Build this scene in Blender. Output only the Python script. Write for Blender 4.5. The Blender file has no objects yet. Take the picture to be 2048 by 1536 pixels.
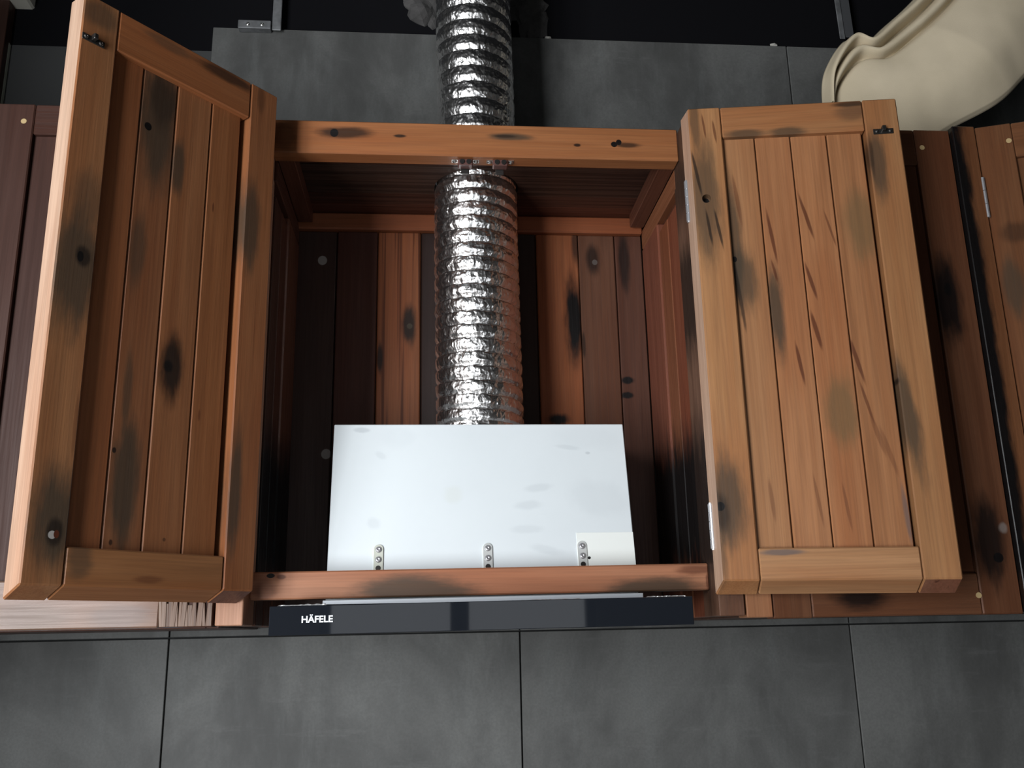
import bpy, bmesh, math, random
from mathutils import Vector, Matrix, noise
random.seed(7)
SC = bpy.context.scene
COL = SC.collection

# ------------------------------------------------------------------ camera
def set_camera():
    y, p, r, f = 0.0880, 0.2599, -0.0209, 1875.54
    F = Vector((math.sin(y)*math.cos(p), math.cos(y)*math.cos(p), math.sin(p)))
    R0 = Vector((math.cos(y), -math.sin(y), 0.0)); U0 = R0.cross(F)
    R = math.cos(r)*R0 + math.sin(r)*U0; U = -math.sin(r)*R0 + math.cos(r)*U0
    cd = bpy.data.cameras.new('camera'); co = bpy.data.objects.new('camera', cd); COL.objects.link(co)
    M = Matrix((R, U, -F)).transposed().to_4x4(); M.translation = Vector((-0.0060, -1.3470, -0.0424))
    co.matrix_world = M
    cd.sensor_width = 36.0; cd.lens = f/2048*36.0; cd.clip_start = 0.02
    SC.camera = co
set_camera()

# ------------------------------------------------------------------ world, lights, exposure
w = bpy.data.worlds.new('world'); SC.world = w; w.use_nodes = True
w.node_tree.nodes['Background'].inputs[0].default_value = (0.62, 0.72, 0.85, 1)
w.node_tree.nodes['Background'].inputs[1].default_value = 0.25
SC.view_settings.view_transform = 'Standard'; SC.view_settings.look = 'None'
SC.view_settings.gamma = 1.0; SC.view_settings.use_curve_mapping = False
SC.view_settings.exposure = -0.16
def window_light(name, x0, x1, z0, z1, y, power, col):
    l = bpy.data.lights.new(name, 'AREA'); l.shape = 'RECTANGLE'
    l.size = x1-x0; l.size_y = z1-z0; l.energy = power; l.color = col
    o = bpy.data.objects.new(name, l); COL.objects.link(o)
    o.location = ((x0+x1)/2, y, (z0+z1)/2); o.rotation_euler = (math.radians(90), 0, 0)
    return o
WY = -2.35
WINS = [(-2.75, -1.05, -1.45, 1.05, 292.0), (-0.42, 0.62, -1.40, 0.30, 7.0)]
for (a, b, c, d, e) in WINS:
    window_light('daylight', a, b, c, d, WY-0.16, e, (0.95, 0.975, 1.0))

# ------------------------------------------------------------------ helpers
def link(o, parent=None, inv=True):
    COL.objects.link(o)
    if parent is not None:
        o.parent = parent
        if inv: o.matrix_parent_inverse = Matrix.Translation(-Vector(parent.location))
    return o
def tag(o, label=None, cat=None, group=None, kind=None):
    if label: o['label'] = label
    if cat: o['category'] = cat
    if group: o['group'] = group
    if kind: o['kind'] = kind
    return o
def empty(name, loc, parent=None, rz=0.0, inv=True):
    o = bpy.data.objects.new(name, None); o.empty_display_size = 0.05
    link(o, parent, inv); o.location = loc; o.rotation_euler = (0, 0, rz)
    return o
def mesh_obj(name, bm, mat, parent=None, inv=True, smooth=False):
    me = bpy.data.meshes.new(name)
    bmesh.ops.recalc_face_normals(bm, faces=bm.faces)
    bm.to_mesh(me); bm.free()
    if mat: me.materials.append(mat)
    if smooth:
        for p in me.polygons: p.use_smooth = True
    o = bpy.data.objects.new(name, me)
    return link(o, parent, inv)
def hexa(bm, x0, x1, y0, y1, z0, z1, tweak=None, bevel=0.0012, seg=1):
    vs = []
    for x in (x0, x1):
        for y in (y0, y1):
            for z in (z0, z1):
                q = (x, y, z)
                if tweak: q = tweak(*q)
                vs.append(bm.verts.new(q))
    F = [(0,1,3,2),(4,6,7,5),(0,4,5,1),(2,3,7,6),(0,2,6,4),(1,5,7,3)]
    fs = [bm.faces.new([vs[i] for i in f]) for f in F]
    if bevel:
        es = list({e for f in fs for e in f.edges})
        bmesh.ops.recalc_face_normals(bm, faces=fs)
        bmesh.ops.bevel(bm, geom=es, offset=bevel, segments=seg, affect='EDGES', profile=0.6)
def box(name, parent, mat, x0, x1, y0, y1, z0, z1, tweak=None, bevel=0.0012, seg=1, inv=True):
    bm = bmesh.new(); hexa(bm, x0, x1, y0, y1, z0, z1, tweak, bevel, seg)
    return mesh_obj(name, bm, mat, parent, inv)
def cyl(bm, c, axis, r, h, n=20, r2=None):
    """capped cylinder from c along axis ('x','y','z' or Vector)"""
    ax = {'x': Vector((1,0,0)), 'y': Vector((0,1,0)), 'z': Vector((0,0,1))}.get(axis, axis) if isinstance(axis, str) else axis.normalized()
    q = ax.to_track_quat('Z', 'Y'); M = Matrix.Translation(Vector(c) + ax*h/2) @ q.to_matrix().to_4x4()
    bmesh.ops.create_cone(bm, cap_ends=True, segments=n, radius1=r, radius2=r if r2 is None else r2, depth=h, matrix=M)
def dome(bm, c, d, r, h, n=16):
    """domed screw head with a cross slot-ish dimple"""
    ax = Vector(d).normalized(); q = ax.to_track_quat('Z', 'Y').to_matrix().to_4x4()
    M = Matrix.Translation(Vector(c)) @ q
    rings = []
    for k in range(5):
        a = k/4*math.pi/2
        rr, hh = r*math.cos(a)*1.0, h*math.sin(a)
        if k == 4: rr, hh = r*0.22, h*0.62
        rings.append([bm.verts.new(M @ Vector((rr*math.cos(t*2*math.pi/n), rr*math.sin(t*2*math.pi/n), hh))) for t in range(n)])
    for a, b in zip(rings, rings[1:]):
        for t in range(n): bm.faces.new((a[t], a[(t+1) % n], b[(t+1) % n], b[t]))
    bm.faces.new(rings[-1]); bm.faces.new(rings[0][::-1])

# ------------------------------------------------------------------ materials
def newmat(name):
    m = bpy.data.materials.new(name); m.use_nodes = True
    nt = m.node_tree; b = nt.nodes['Principled BSDF']
    return m, nt, b
def N(nt, t, **kw):
    n = nt.nodes.new(t)
    for k, v in kw.items():
        if k.startswith('i_'):
            key = k[2:]
            n.inputs[int(key) if key.isdigit() else key].default_value = v
        else: setattr(n, k, v)
    return n
def math_(nt, op, a, b=None, clamp=False):
    n = N(nt, 'ShaderNodeMath', operation=op, use_clamp=clamp)
    for i, v in enumerate((a, b)):
        if v is None: continue
        if isinstance(v, (int, float)): n.inputs[i].default_value = v
        else: nt.links.new(v, n.inputs[i])
    return n.outputs[0]
def mapr(nt, v, a, b, c, d, smooth=True):
    n = N(nt, 'ShaderNodeMapRange', interpolation_type='SMOOTHSTEP' if smooth else 'LINEAR', clamp=True)
    nt.links.new(v, n.inputs[0])
    for i, q in enumerate((a, b, c, d)): n.inputs[i+1].default_value = q
    return n.outputs[0]
def mixc(nt, fac, a, b, mode='MIX'):
    n = N(nt, 'ShaderNodeMix', data_type='RGBA', blend_type=mode)
    for sock, v in ((n.inputs[0], fac), (n.inputs[6], a), (n.inputs[7], b)):
        if isinstance(v, (int, float)): sock.default_value = v
        elif isinstance(v, (tuple, list)): sock.default_value = (*v[:3], 1)
        else: nt.links.new(v, sock)
    return n.outputs[2]
def noise_(nt, vec, scale, loc, sc=1.0, detail=4, rough=0.6, dist=0.0):
    mp = N(nt, 'ShaderNodeMapping'); mp.inputs['Scale'].default_value = scale; mp.inputs['Location'].default_value = loc
    nt.links.new(vec, mp.inputs[0])
    n = N(nt, 'ShaderNodeTexNoise'); n.inputs['Scale'].default_value = sc; n.inputs['Detail'].default_value = detail
    n.inputs['Roughness'].default_value = rough; n.inputs['Distortion'].default_value = dist
    nt.links.new(mp.outputs[0], n.inputs['Vector'])
    return n.outputs[0]
SCOL = {'G': (0.050, 0.039, 0.027), 'D': (0.014, 0.010, 0.008), 'K': (0.006, 0.005, 0.005), 'R': (0.080, 0.022, 0.011),
        'L': (0.13, 0.088, 0.042), 'B': (0.075, 0.075, 0.085), 'W': (0.34, 0.32, 0.30)}
def stain_nodes(nt, P, col, pert, stains, axis='z', plane='xz'):
    for (u, v, ru, rv, st, key, sf, ang) in stains:
        mp = N(nt, 'ShaderNodeMapping', vector_type='TEXTURE')
        if plane == 'xz':
            mp.inputs['Location'].default_value = (u, 0, v); gk = 1.22 if sf == 's' else 1.0; mp.inputs['Scale'].default_value = (ru*gk, 1e3, rv*gk)
            mp.inputs['Rotation'].default_value = (0, math.radians(ang), 0)
        nt.links.new(P, mp.inputs[0])
        ln = N(nt, 'ShaderNodeVectorMath', operation='LENGTH'); nt.links.new(mp.outputs[0], ln.inputs[0])
        amp = {'s': 0.85, 'm': 0.6, 'h': 0.12}[sf]
        d = math_(nt, 'ADD', ln.outputs['Value'], math_(nt, 'MULTIPLY', math_(nt, 'SUBTRACT', pert, 0.5), amp))
        lo, hi = {'s': (0.42, 1.12), 'm': (0.55, 1.05), 'h': (0.82, 1.0)}[sf]
        f = mapr(nt, d, lo, hi, st, 0.0)
        col = mixc(nt, f, col, SCOL[key])
    return col
WOODN = [0]
def wood(base, stains=(), axis='z', rough=0.42, streak=0.14, var=0.12, gloss=0.3, contrast=1.0, lines=0.0, tint=(0.60, 0.60, 0.60)):
    WOODN[0] += 1; rnd = random.Random(WOODN[0]*31+5)
    m, nt, b = newmat('wood.%03d' % WOODN[0])
    tc = N(nt, 'ShaderNodeTexCoord'); P = tc.outputs['Object']
    off = [rnd.uniform(-40, 40) for _ in range(3)]
    def S(ac, al): return {'z': (ac, ac, al), 'x': (al, ac, ac), 'y': (ac, al, ac)}[axis]
    base = tuple(q*t for q, t in zip(base, tint)); k = 1+rnd.uniform(-var, var); hue = rnd.uniform(-1, 1)*var*0.5
    base = (base[0]*k, base[1]*k*(1+hue), base[2]*k*(1+hue*1.5))
    n1 = noise_(nt, P, S(58, 2.4), off, detail=5, rough=0.62, dist=0.5)
    n2 = noise_(nt, P, S(330, 7), off, detail=3, rough=0.6)
    n3 = noise_(nt, P, S(11, 1.6), off, detail=3, rough=0.55, dist=0.6)
    n4 = noise_(nt, P, S(70, 16), off, detail=4, rough=0.65)
    cn = contrast
    lt = tuple(min(1, c*(1+0.10*cn)) for c in base); dk = (base[0]*(1-0.15*cn), base[1]*(1-0.20*cn), base[2]*(1-0.23*cn))
    c = mixc(nt, mapr(nt, n1, 0.30, 0.70, 0, 1), dk, lt)
    alt = (base[0]*0.86, base[1]*0.70, base[2]*0.62)
    c = mixc(nt, mapr(nt, n3, 0.42, 0.72, 0, 0.75), c, alt)
    gr = mapr(nt, n2, 0.34, 0.62, 0.88, 1.03)
    cmb = N(nt, 'ShaderNodeCombineColor')
    for i in range(3): nt.links.new(gr, cmb.inputs[i])
    c = mixc(nt, 1.0, c, cmb.outputs[0], 'MULTIPLY')
    if streak:
        n5 = noise_(nt, P, S(95, 3.2), [o+9 for o in off], detail=2, rough=0.5, dist=0.3)
        c = mixc(nt, mapr(nt, n5, 0.66, 0.74, 0, streak), c, (base[0]*0.34, base[1]*0.24, base[2]*0.22))
    if lines:
        n6 = noise_(nt, P, S(120, 1.5), [o+3 for o in off], detail=2, rough=0.5, dist=0.2)
        c = mixc(nt, mapr(nt, n6, 0.50, 0.62, 0, lines), c, (base[0]*0.22, base[1]*0.15, base[2]*0.14))
    c = stain_nodes(nt, P, c, n4, stains, axis)
    nt.links.new(c, b.inputs['Base Color'])
    nt.links.new(mapr(nt, n2, 0.3, 0.7, rough+0.08, rough-0.06), b.inputs['Roughness'])
    b.inputs['Specular IOR Level'].default_value = gloss
    bp = N(nt, 'ShaderNodeBump'); bp.inputs['Strength'].default_value = 0.25; bp.inputs['Distance'].default_value = 0.0012
    nt.links.new(math_(nt, 'ADD', n1, math_(nt, 'MULTIPLY', n2, 0.6)), bp.inputs['Height'])
    nt.links.new(bp.outputs[0], b.inputs['Normal'])
    return m
def plain(name, col, rough=0.5, metal=0.0, spec=0.5, var=0.0, scale=20.0, bump=0.0):
    m, nt, b = newmat(name)
    b.inputs['Base Color'].default_value = (*col, 1); b.inputs['Roughness'].default_value = rough
    b.inputs['Metallic'].default_value = metal; b.inputs['Specular IOR Level'].default_value = spec
    if var or bump:
        tc = N(nt, 'ShaderNodeTexCoord'); n = noise_(nt, tc.outputs['Object'], (scale,)*3, (3, 1, 7), detail=5)
        if var:
            nt.links.new(mixc(nt, mapr(nt, n, 0.3, 0.7, 0, 1), [c*(1-var) for c in col], [min(1, c*(1+var)) for c in col]), b.inputs['Base Color'])
        if bump:
            bp = N(nt, 'ShaderNodeBump'); bp.inputs['Strength'].default_value = bump; bp.inputs['Distance'].default_value = 0.01
            nt.links.new(n, bp.inputs['Height']); nt.links.new(bp.outputs[0], b.inputs['Normal'])
    return m
def tile_mat(name, base, seed, dots=()):
    m, nt, b = newmat(name); rnd = random.Random(seed)
    tc = N(nt, 'ShaderNodeTexCoord'); P = tc.outputs['Object']; off = [rnd.uniform(-30, 30) for _ in range(3)]
    a = noise_(nt, P, (5, 5, 3.2), off, detail=6, rough=0.62, dist=0.4)
    s = noise_(nt, P, (26, 26, 5), off, detail=5, rough=0.65)
    h = noise_(nt, P, (7, 7, 45), off, detail=4, rough=0.7)
    fi = noise_(nt, P, (240, 240, 240), off, detail=3)
    c = mixc(nt, mapr(nt, a, 0.30, 0.70, 0, 1), [q*0.62 for q in base], [q*1.34 for q in base])
    c = mixc(nt, mapr(nt, s, 0.45, 0.75, 0, 0.45), c, [base[0]*1.38, base[1]*1.42, base[2]*1.44])
    c = mixc(nt, mapr(nt, h, 0.56, 0.75, 0, 0.30), c, [base[0]*1.5, base[1]*1.5, base[2]*1.52])
    c = mixc(nt, mapr(nt, fi, 0.3, 0.7, 0.0, 0.22), c, [q*0.5 for q in base])
    for (x, z, r) in dots:
        c = stain_nodes(nt, P, c, fi, [(x, z, r, r, 1, 'R', 'm', 0)])
    nt.links.new(c, b.inputs['Base Color']); b.inputs['Roughness'].default_value = 0.62; b.inputs['Specular IOR Level'].default_value = 0.3
    bp = N(nt, 'ShaderNodeBump'); bp.inputs['Strength'].default_value = 0.15; bp.inputs['Distance'].default_value = 0.002
    nt.links.new(s, bp.inputs['Height']); nt.links.new(bp.outputs[0], b.inputs['Normal'])
    return m
STEEL = plain('zinc_steel', (0.62, 0.62, 0.60), 0.28, 1.0)
CHROME = plain('hinge_steel', (0.52, 0.52, 0.54), 0.30, 0.7)
DARKSTEEL = plain('dark_steel', (0.10, 0.095, 0.09), 0.35, 0.9)
GALV = plain('galvanised_metal', (0.17, 0.175, 0.18), 0.5, 0.5, var=0.25, scale=40)
BRASS = plain('brass_plug', (0.55, 0.40, 0.20), 0.4, 0.2)
ENDGRAIN = plain('end_grain', (0.22, 0.115, 0.065), 0.6)

# ------------------------------------------------------------------ the setting
GREY = plain('room_plaster', (0.25, 0.245, 0.235), 0.9, var=0.08, scale=3)
UNLIT_BLACK = plain('unlit_void_black', (0.0035, 0.0035, 0.0045), 0.95, spec=0.1)  # near-black colour stands in for the unlit void above the tiles
GROUT = plain('grout', (0.035, 0.036, 0.036), 0.9)
FLOORM = plain('floor_screed', (0.22, 0.21, 0.20), 0.8, var=0.15, scale=4)
def struct(name, bm, mat):
    o = mesh_obj(name, bm, mat); o['kind'] = 'structure'; return o
RX0, RX1, RZ0, RZ1 = -3.2, 3.0, -1.55, 2.15
bm = bmesh.new(); hexa(bm, RX0, RX1, 0.362, 0.46, RZ0, 1.112, bevel=0); wall_back = struct('wall_back', bm, GROUT)
bm = bmesh.new(); hexa(bm, RX0, RX1, 0.3625, 0.46, 1.1121, RZ1, bevel=0); struct('unlit_void_slab', bm, UNLIT_BLACK)
bm = bmesh.new(); hexa(bm, RX0, RX1, WY, 0.46, RZ0-0.06, RZ0, bevel=0); struct('floor', bm, FLOORM)
bm = bmesh.new(); hexa(bm, RX0, RX1, WY, 0.46, RZ1, RZ1+0.06, bevel=0); struct('ceiling', bm, UNLIT_BLACK)
bm = bmesh.new(); hexa(bm, RX0-0.08, RX0, WY, 0.46, RZ0, RZ1, bevel=0); struct('wall_left', bm, GREY)
bm = bmesh.new(); hexa(bm, RX1, RX1+0.08, WY, 0.46, RZ0, RZ1, bevel=0); struct('wall_right', bm, GREY)
bm = bmesh.new(); hexa(bm, -1.80, -0.99, -0.62, 0.362, RZ0, RZ1, bevel=0); struct('shade_return', bm, GREY)   # unseen wall return, added to keep window light off the left tiles
bm = bmesh.new()                                                     # the wall behind the camera, with two window openings
xs = [RX0] + [v for q in WINS for v in q[:2]] + [RX1]
for i in range(0, len(xs), 2): hexa(bm, xs[i], xs[i+1], WY-0.10, WY, RZ0, RZ1, bevel=0)
for q in WINS:
    hexa(bm, q[0], q[1], WY-0.10, WY, RZ0, q[2], bevel=0); hexa(bm, q[0], q[1], WY-0.10, WY, q[3], RZ1, bevel=0)
struct('wall_front', bm, GREY)
FRAMEM = plain('window_frame_paint', (0.05, 0.05, 0.055), 0.5)
for i, q in enumerate(WINS):
    bm = bmesh.new(); a, b, c, d = q[:4]
    n = 3 if b-a > 1.5 else 2
    for k in range(n+1):
        x = a+(b-a)*k/n; hexa(bm, x-0.035, x+0.035, WY-0.07, WY-0.02, c, d, bevel=0)
    for z in (c, c+0.62*(d-c), d): hexa(bm, a, b, WY-0.07, WY-0.02, z-0.03, z+0.03, bevel=0)
    struct('window_%d' % (i+1), bm, FRAMEM)

# wall tiles: each tile is a piece of the back wall
TX = [-0.4515+0.6*k for k in range(-3, 5)]
def tile(x0, x1, z0, z1, base, seed, dots=(), yo=0.0):
    box('tile', wall_back, tile_mat('tile.%02d' % seed, base, seed, dots), x0+0.0013, x1-0.0013, 0.351+yo, 0.3625, z0+0.0013, z1-0.0013, bevel=0.0008)
TB = (0.082, 0.083, 0.080)
sd = 0
for k in range(len(TX)-1):
    for (z0, z1) in ((-1.2385, -0.6385), (-0.6385, -0.0385), (-0.0385, 0.5615), (0.5615, 1.1615)):
        sd += 1
        x0, x1 = TX[k], TX[k+1]
        if z1 > 1.1 and x1 < -0.4: continue
        j = random.uniform(0.94, 1.06)
        tile(x0, x1, z0, z1, tuple(c*j for c in TB), sd, yo=random.uniform(-0.0004, 0.0004))
tile(-0.845, TX[2+0], 0.5615, 1.113, (0.33, 0.34, 0.28), 90, dots=[(-0.743, 1.056, 0.004), (-0.818, 0.981, 0.003)], yo=0.002)
# dark timber post beside the cut tile, rough plaster round the duct, mortar crumbs on the tile tops
bm = bmesh.new(); hexa(bm, -0.985, -0.8446, 0.335, 0.362, 0.5615, 1.26); struct('trim_2', bm, wood((0.07, 0.032, 0.022), axis='z'))
def lump(bm, c, r, sx=1, sy=1, sz=1, sub=3, amp=0.35, f=14):
    g = bmesh.ops.create_icosphere(bm, subdivisions=sub, radius=1)
    for v in g['verts']:
        d = v.co.normalized(); k = 1+amp*noise.noise((d*1.6)+Vector(c)*f)+amp*0.5*noise.noise(d*5+Vector(c)*f)
        v.co = Vector(c)+Vector((d.x*sx, d.y*sy, d.z*sz))*r*k
bm = bmesh.new()
for (x, z, r, sz) in ((0.205, 1.20, 0.040, 1.5), (0.222, 1.155, 0.022, 1.0), (0.19, 1.25, 0.05, 1.2), (-0.03, 1.235, 0.045, 1.0), (0.0, 1.205, 0.026, 1.2), (0.09, 1.28, 0.07, 0.8)):
    lump(bm, (x, 0.375, z), r, 1, 0.6, sz)
struct('trim_3', bm, plain('torn_plaster', (0.045, 0.043, 0.042), 0.95, var=0.3, scale=30, bump=0.5))
MORTAR = plain('mortar', (0.35, 0.34, 0.31), 0.9, var=0.2, scale=90)
for (x, r, zz, lab) in ((0.235, 0.005, 1.1635, 'small crumb of pale mortar on the tile edge right of the duct'),
                    (0.722, 0.006, 1.164, 'small crumb of pale mortar on the tile edge near the beige cloth')):
    bm = bmesh.new(); lump(bm, (x, 0.354, zz), r, 1.4, 0.7, 0.8, sub=2)
    tag(mesh_obj('mortar_crumb', bm, MORTAR), lab, 'mortar', 'mortar crumbs on the tile tops')

# ------------------------------------------------------------------ wood palette and stains (in the piece's own coordinates)
STAINS={
 'R_hstile':[(0.017,0.604,0.023,0.0958,0.7,'G','s',0),(0.018,0.606,0.0069,0.0076,1,'K','h',0),(0.006,0.652,0.0031,0.0444,0.8,'D','m',-8),(0.019,0.558,0.003,0.0365,0.8,'D','m',-6),(0.033,0.557,0.0027,0.0413,0.8,'D','m',-8),(0.023,0.733,0.0023,0.0247,0.7,'R','m',-5),(0.039,0.722,0.0024,0.0228,0.7,'R','m',-5),(0.009,0.749,0.0079,0.053,0.6,'G','s',0),(0.011,0.132,0.0295,0.067,0.8,'G','s',0),(0.004,0.12,0.0112,0.0297,0.7,'D','s',0),(0.003,0.127,0.007,0.0071,1,'K','h',0),(-0.003,0.052,0.0097,0.0412,0.6,'G','s',0)],
 'R_plank1':[(0.058,0.538,0.0106,0.0979,0.75,'G','s',0),(0.066,0.472,0.0195,0.0522,0.75,'G','s',0),(0.055,0.507,0.0038,0.005,1,'K','h',0),(0.058,0.448,0.0037,0.0636,0.7,'D','m',-5),(0.067,0.605,0.0039,0.0505,0.5,'R','m',-5),(0.078,0.135,0.0042,0.0355,0.4,'R','m',-4)],
 'R_plank2':[(0.11,0.421,0.0118,0.0783,0.85,'G','s',0),(0.114,0.543,0.0034,0.0534,0.8,'R','m',-6),(0.113,0.485,0.0026,0.0243,0.7,'R','m',-10),(0.137,0.337,0.0032,0.0382,0.8,'R','m',-7),(0.143,0.133,0.0028,0.0424,0.4,'R','m',-6)],
 'R_plank3':[(0.169,0.573,0.0034,0.0456,0.8,'R','m',-12),(0.166,0.466,0.0034,0.0359,0.8,'R','m',-12),(0.166,0.387,0.004,0.035,0.8,'R','m',-10),(0.203,0.55,0.0023,0.0369,0.6,'R','m',-12),(0.19,0.263,0.024,0.0554,0.65,'L','s',0),(0.182,0.124,0.0028,0.0421,0.4,'R','m',-6),(0.148,0.161,0.0035,0.0428,0.3,'R','m',-6)],
 'R_plank4':[(0.25,0.556,0.0252,0.0573,0.6,'L','s',0),(0.22,0.337,0.0035,0.0456,0.75,'R','m',-12),(0.226,0.276,0.0028,0.0372,0.65,'R','m',-12),(0.237,0.224,0.0042,0.0365,0.4,'R','m',-14),(0.249,0.201,0.0042,0.0433,0.35,'R','m',-14),(0.272,0.669,0.0023,0.0342,0.6,'R','m',-6),(0.263,0.108,0.0041,0.0418,0.6,'B','s',-3)],
 'R_fstile':[(0.284,0.646,0.0134,0.0587,0.75,'G','s',0),(0.275,0.664,0.0038,0.0339,0.6,'D','s',0),(0.278,0.25,0.0153,0.0868,0.8,'G','s',-6),(0.269,0.302,0.005,0.0068,0.8,'D','m',0)],
 'R_trail':[(0.253,0.755,0.029,0.0044,0.8,'D','s',0),(0.255,0.74,0.0259,0.014,0.5,'G','s',0),(0.086,0.715,0.034,0.0079,0.75,'G','s',0),(0.152,0.714,0.0291,0.0087,0.75,'G','s',0)],
 'R_brail':[(0.084,0.06,0.0308,0.0042,0.7,'B','s',0)],
 'L_fstile':[(0.291,0.395,0.0346,0.0808,0.85,'G','s',0),(0.283,0.415,0.0113,0.0166,0.85,'D','m',0),(0.286,0.414,0.0044,0.0077,1,'K','h',0),(0.284,0.49,0.0258,0.039,0.5,'G','s',0),(0.282,0.093,0.0297,0.0613,0.9,'G','s',0),(0.283,0.08,0.0128,0.0201,0.85,'D','m',0),(0.285,0.076,0.0052,0.0051,1,'W','h',0),(0.28,0.077,0.0035,0.005,1,'R','h',0),(0.294,0.751,0.027,0.0186,0.6,'G','s',0),(0.271,0.205,0.0031,0.0471,0.4,'R','m',0)],
 'L_plank2':[(0.191,0.652,0.0289,0.1091,0.85,'G','s',0),(0.206,0.632,0.0059,0.0065,1,'K','h',0),(0.186,0.681,0.023,0.0447,0.5,'D','s',0),(0.205,0.452,0.0113,0.0541,0.6,'G','s',0),(0.196,0.15,0.0189,0.0788,0.85,'G','s',0),(0.202,0.263,0.0068,0.0569,0.6,'G','s',0),(0.213,0.185,0.0033,0.0043,0.9,'K','m',0),(0.207,0.073,0.0032,0.0047,0.8,'K','m',0)],
 'L_plank3':[(0.156,0.591,0.0108,0.0404,0.8,'G','s',0),(0.143,0.305,0.0187,0.0454,0.95,'D','s',0),(0.148,0.306,0.0089,0.0107,0.9,'K','m',0),(0.135,0.081,0.0029,0.0031,0.6,'D','m',0)],
 'L_plank4':[(0.096,0.553,0.002,0.009,0.7,'R','m',0),(0.051,0.086,0.0056,0.0236,0.8,'G','s',0),(0.096,0.249,0.0023,0.0095,0.5,'R','m',0)],
 'L_hstile':[(0.039,0.543,0.0178,0.073,0.8,'G','s',0),(0.031,0.753,0.0074,0.0249,0.4,'D','s',0),(0.039,0.153,0.0107,0.0868,0.8,'G','s',0)],
 'L_trail':[(0.098,0.762,0.0531,0.0097,0.8,'D','s',0),(0.19,0.762,0.039,0.0076,0.5,'G','s',0)],
 'L_brail':[(0.157,0.03,0.0208,0.0048,0.5,'R','s',0),(0.249,0.05,0.0158,0.0226,0.6,'G','s',0)],
 'toprail':[(-0.148,0.75,0.0443,0.0099,0.85,'D','s',0),(-0.165,0.749,0.0072,0.0081,1,'K','h',0),(-0.059,0.746,0.013,0.0036,0.9,'D','m',0),(0.121,0.749,0.0349,0.0064,0.85,'G','s',0),(0.113,0.75,0.0182,0.0028,0.7,'D','s',0),(0.233,0.737,0.0075,0.0037,0.9,'K','m',0),(0.295,0.74,0.0059,0.0055,1,'K','h',0),(0.303,0.744,0.0051,0.0056,1,'K','h',0),(0.317,0.739,0.022,0.0046,0.8,'D','s',0),(-0.243,0.743,0.0175,0.0357,0.5,'D','s',0)],
 'botrail':[(-0.026,0.019,0.0864,0.0224,0.85,'G','s',0),(0.321,0.015,0.0712,0.0186,0.85,'G','s',0),(-0.235,0.044,0.0063,0.0035,1,'K','h',0),(-0.22,0.042,0.0084,0.0042,0.8,'R','m',0),(-0.242,0.024,0.0154,0.0153,0.5,'R','s',0),(0.387,0.043,0.0303,0.0065,0.7,'R','s',0),(0.401,0.025,0.003,0.0144,0.7,'R','s',0)],
 'back3':[(-0.049,0.519,0.013,0.0392,0.95,'D','s',0),(-0.048,0.517,0.0056,0.0059,1,'G','h',0),(-0.102,0.456,0.0055,0.0288,0.9,'K','s',0)],
 'back7':[(0.263,0.532,0.0173,0.0891,1,'K','s',0),(0.225,0.337,0.0205,0.0113,1,'K','s',0),(0.273,0.686,0.0098,0.0417,0.8,'D','s',0)],
 'back8':[(0.28,0.482,0.0038,0.0296,0.7,'D','m',0),(0.304,0.655,0.0147,0.0311,0.8,'K','s',0),(0.308,0.65,0.0059,0.0062,0.15,'W','h',0)],
 'back9':[(0.366,0.656,0.0119,0.0621,0.8,'K','s',0),(0.36,0.413,0.0153,0.0088,1,'K','m',0),(0.358,0.384,0.0152,0.0077,1,'K','m',0)],
 'back1':[(-0.213,0.647,0.0093,0.0101,0.75,'W','h',0),(-0.195,0.275,0.0097,0.01,0.75,'W','h',0)],
 'nbR':[(0.813,0.458,0.0251,0.0753,0.95,'K','s',0),(0.817,0.476,0.0076,0.0136,1,'K','m',0),(0.822,0.078,0.0251,0.0657,0.9,'K','s',0),(0.834,0.052,0.0086,0.008,1,'K','h',0),(0.848,0.096,0.0063,0.0074,0.3,'W','s',0)],
 'nbSt':[(0.836,0.424,0.0116,0.2094,0.8,'K','s',-7)],
 'nbRail':[(0.615,-0.002,0.0452,0.0183,0.9,'K','s',0)],
 'nbA':[(0.924,0.476,0.0168,0.0504,0.7,'G','s',0),(0.94,0.571,0.0256,0.0175,0.5,'D','s',0)],
 'nbLst':[(-0.358,-0.012,0.0146,0.0198,0.8,'B','s',0)],
 'nbLrail':[(-0.428,-0.011,0.0396,0.0197,0.3,'B','s',0),(-0.545,-0.009,0.0521,0.0196,0.3,'G','s',0)],
}

O_MID = (0.43, 0.185, 0.072); O_RED = (0.36, 0.125, 0.055); O_PALE = (0.50, 0.255, 0.115); O_DRK = (0.115, 0.045, 0.027)
def st(k): return STAINS.get(k, [])

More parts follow.
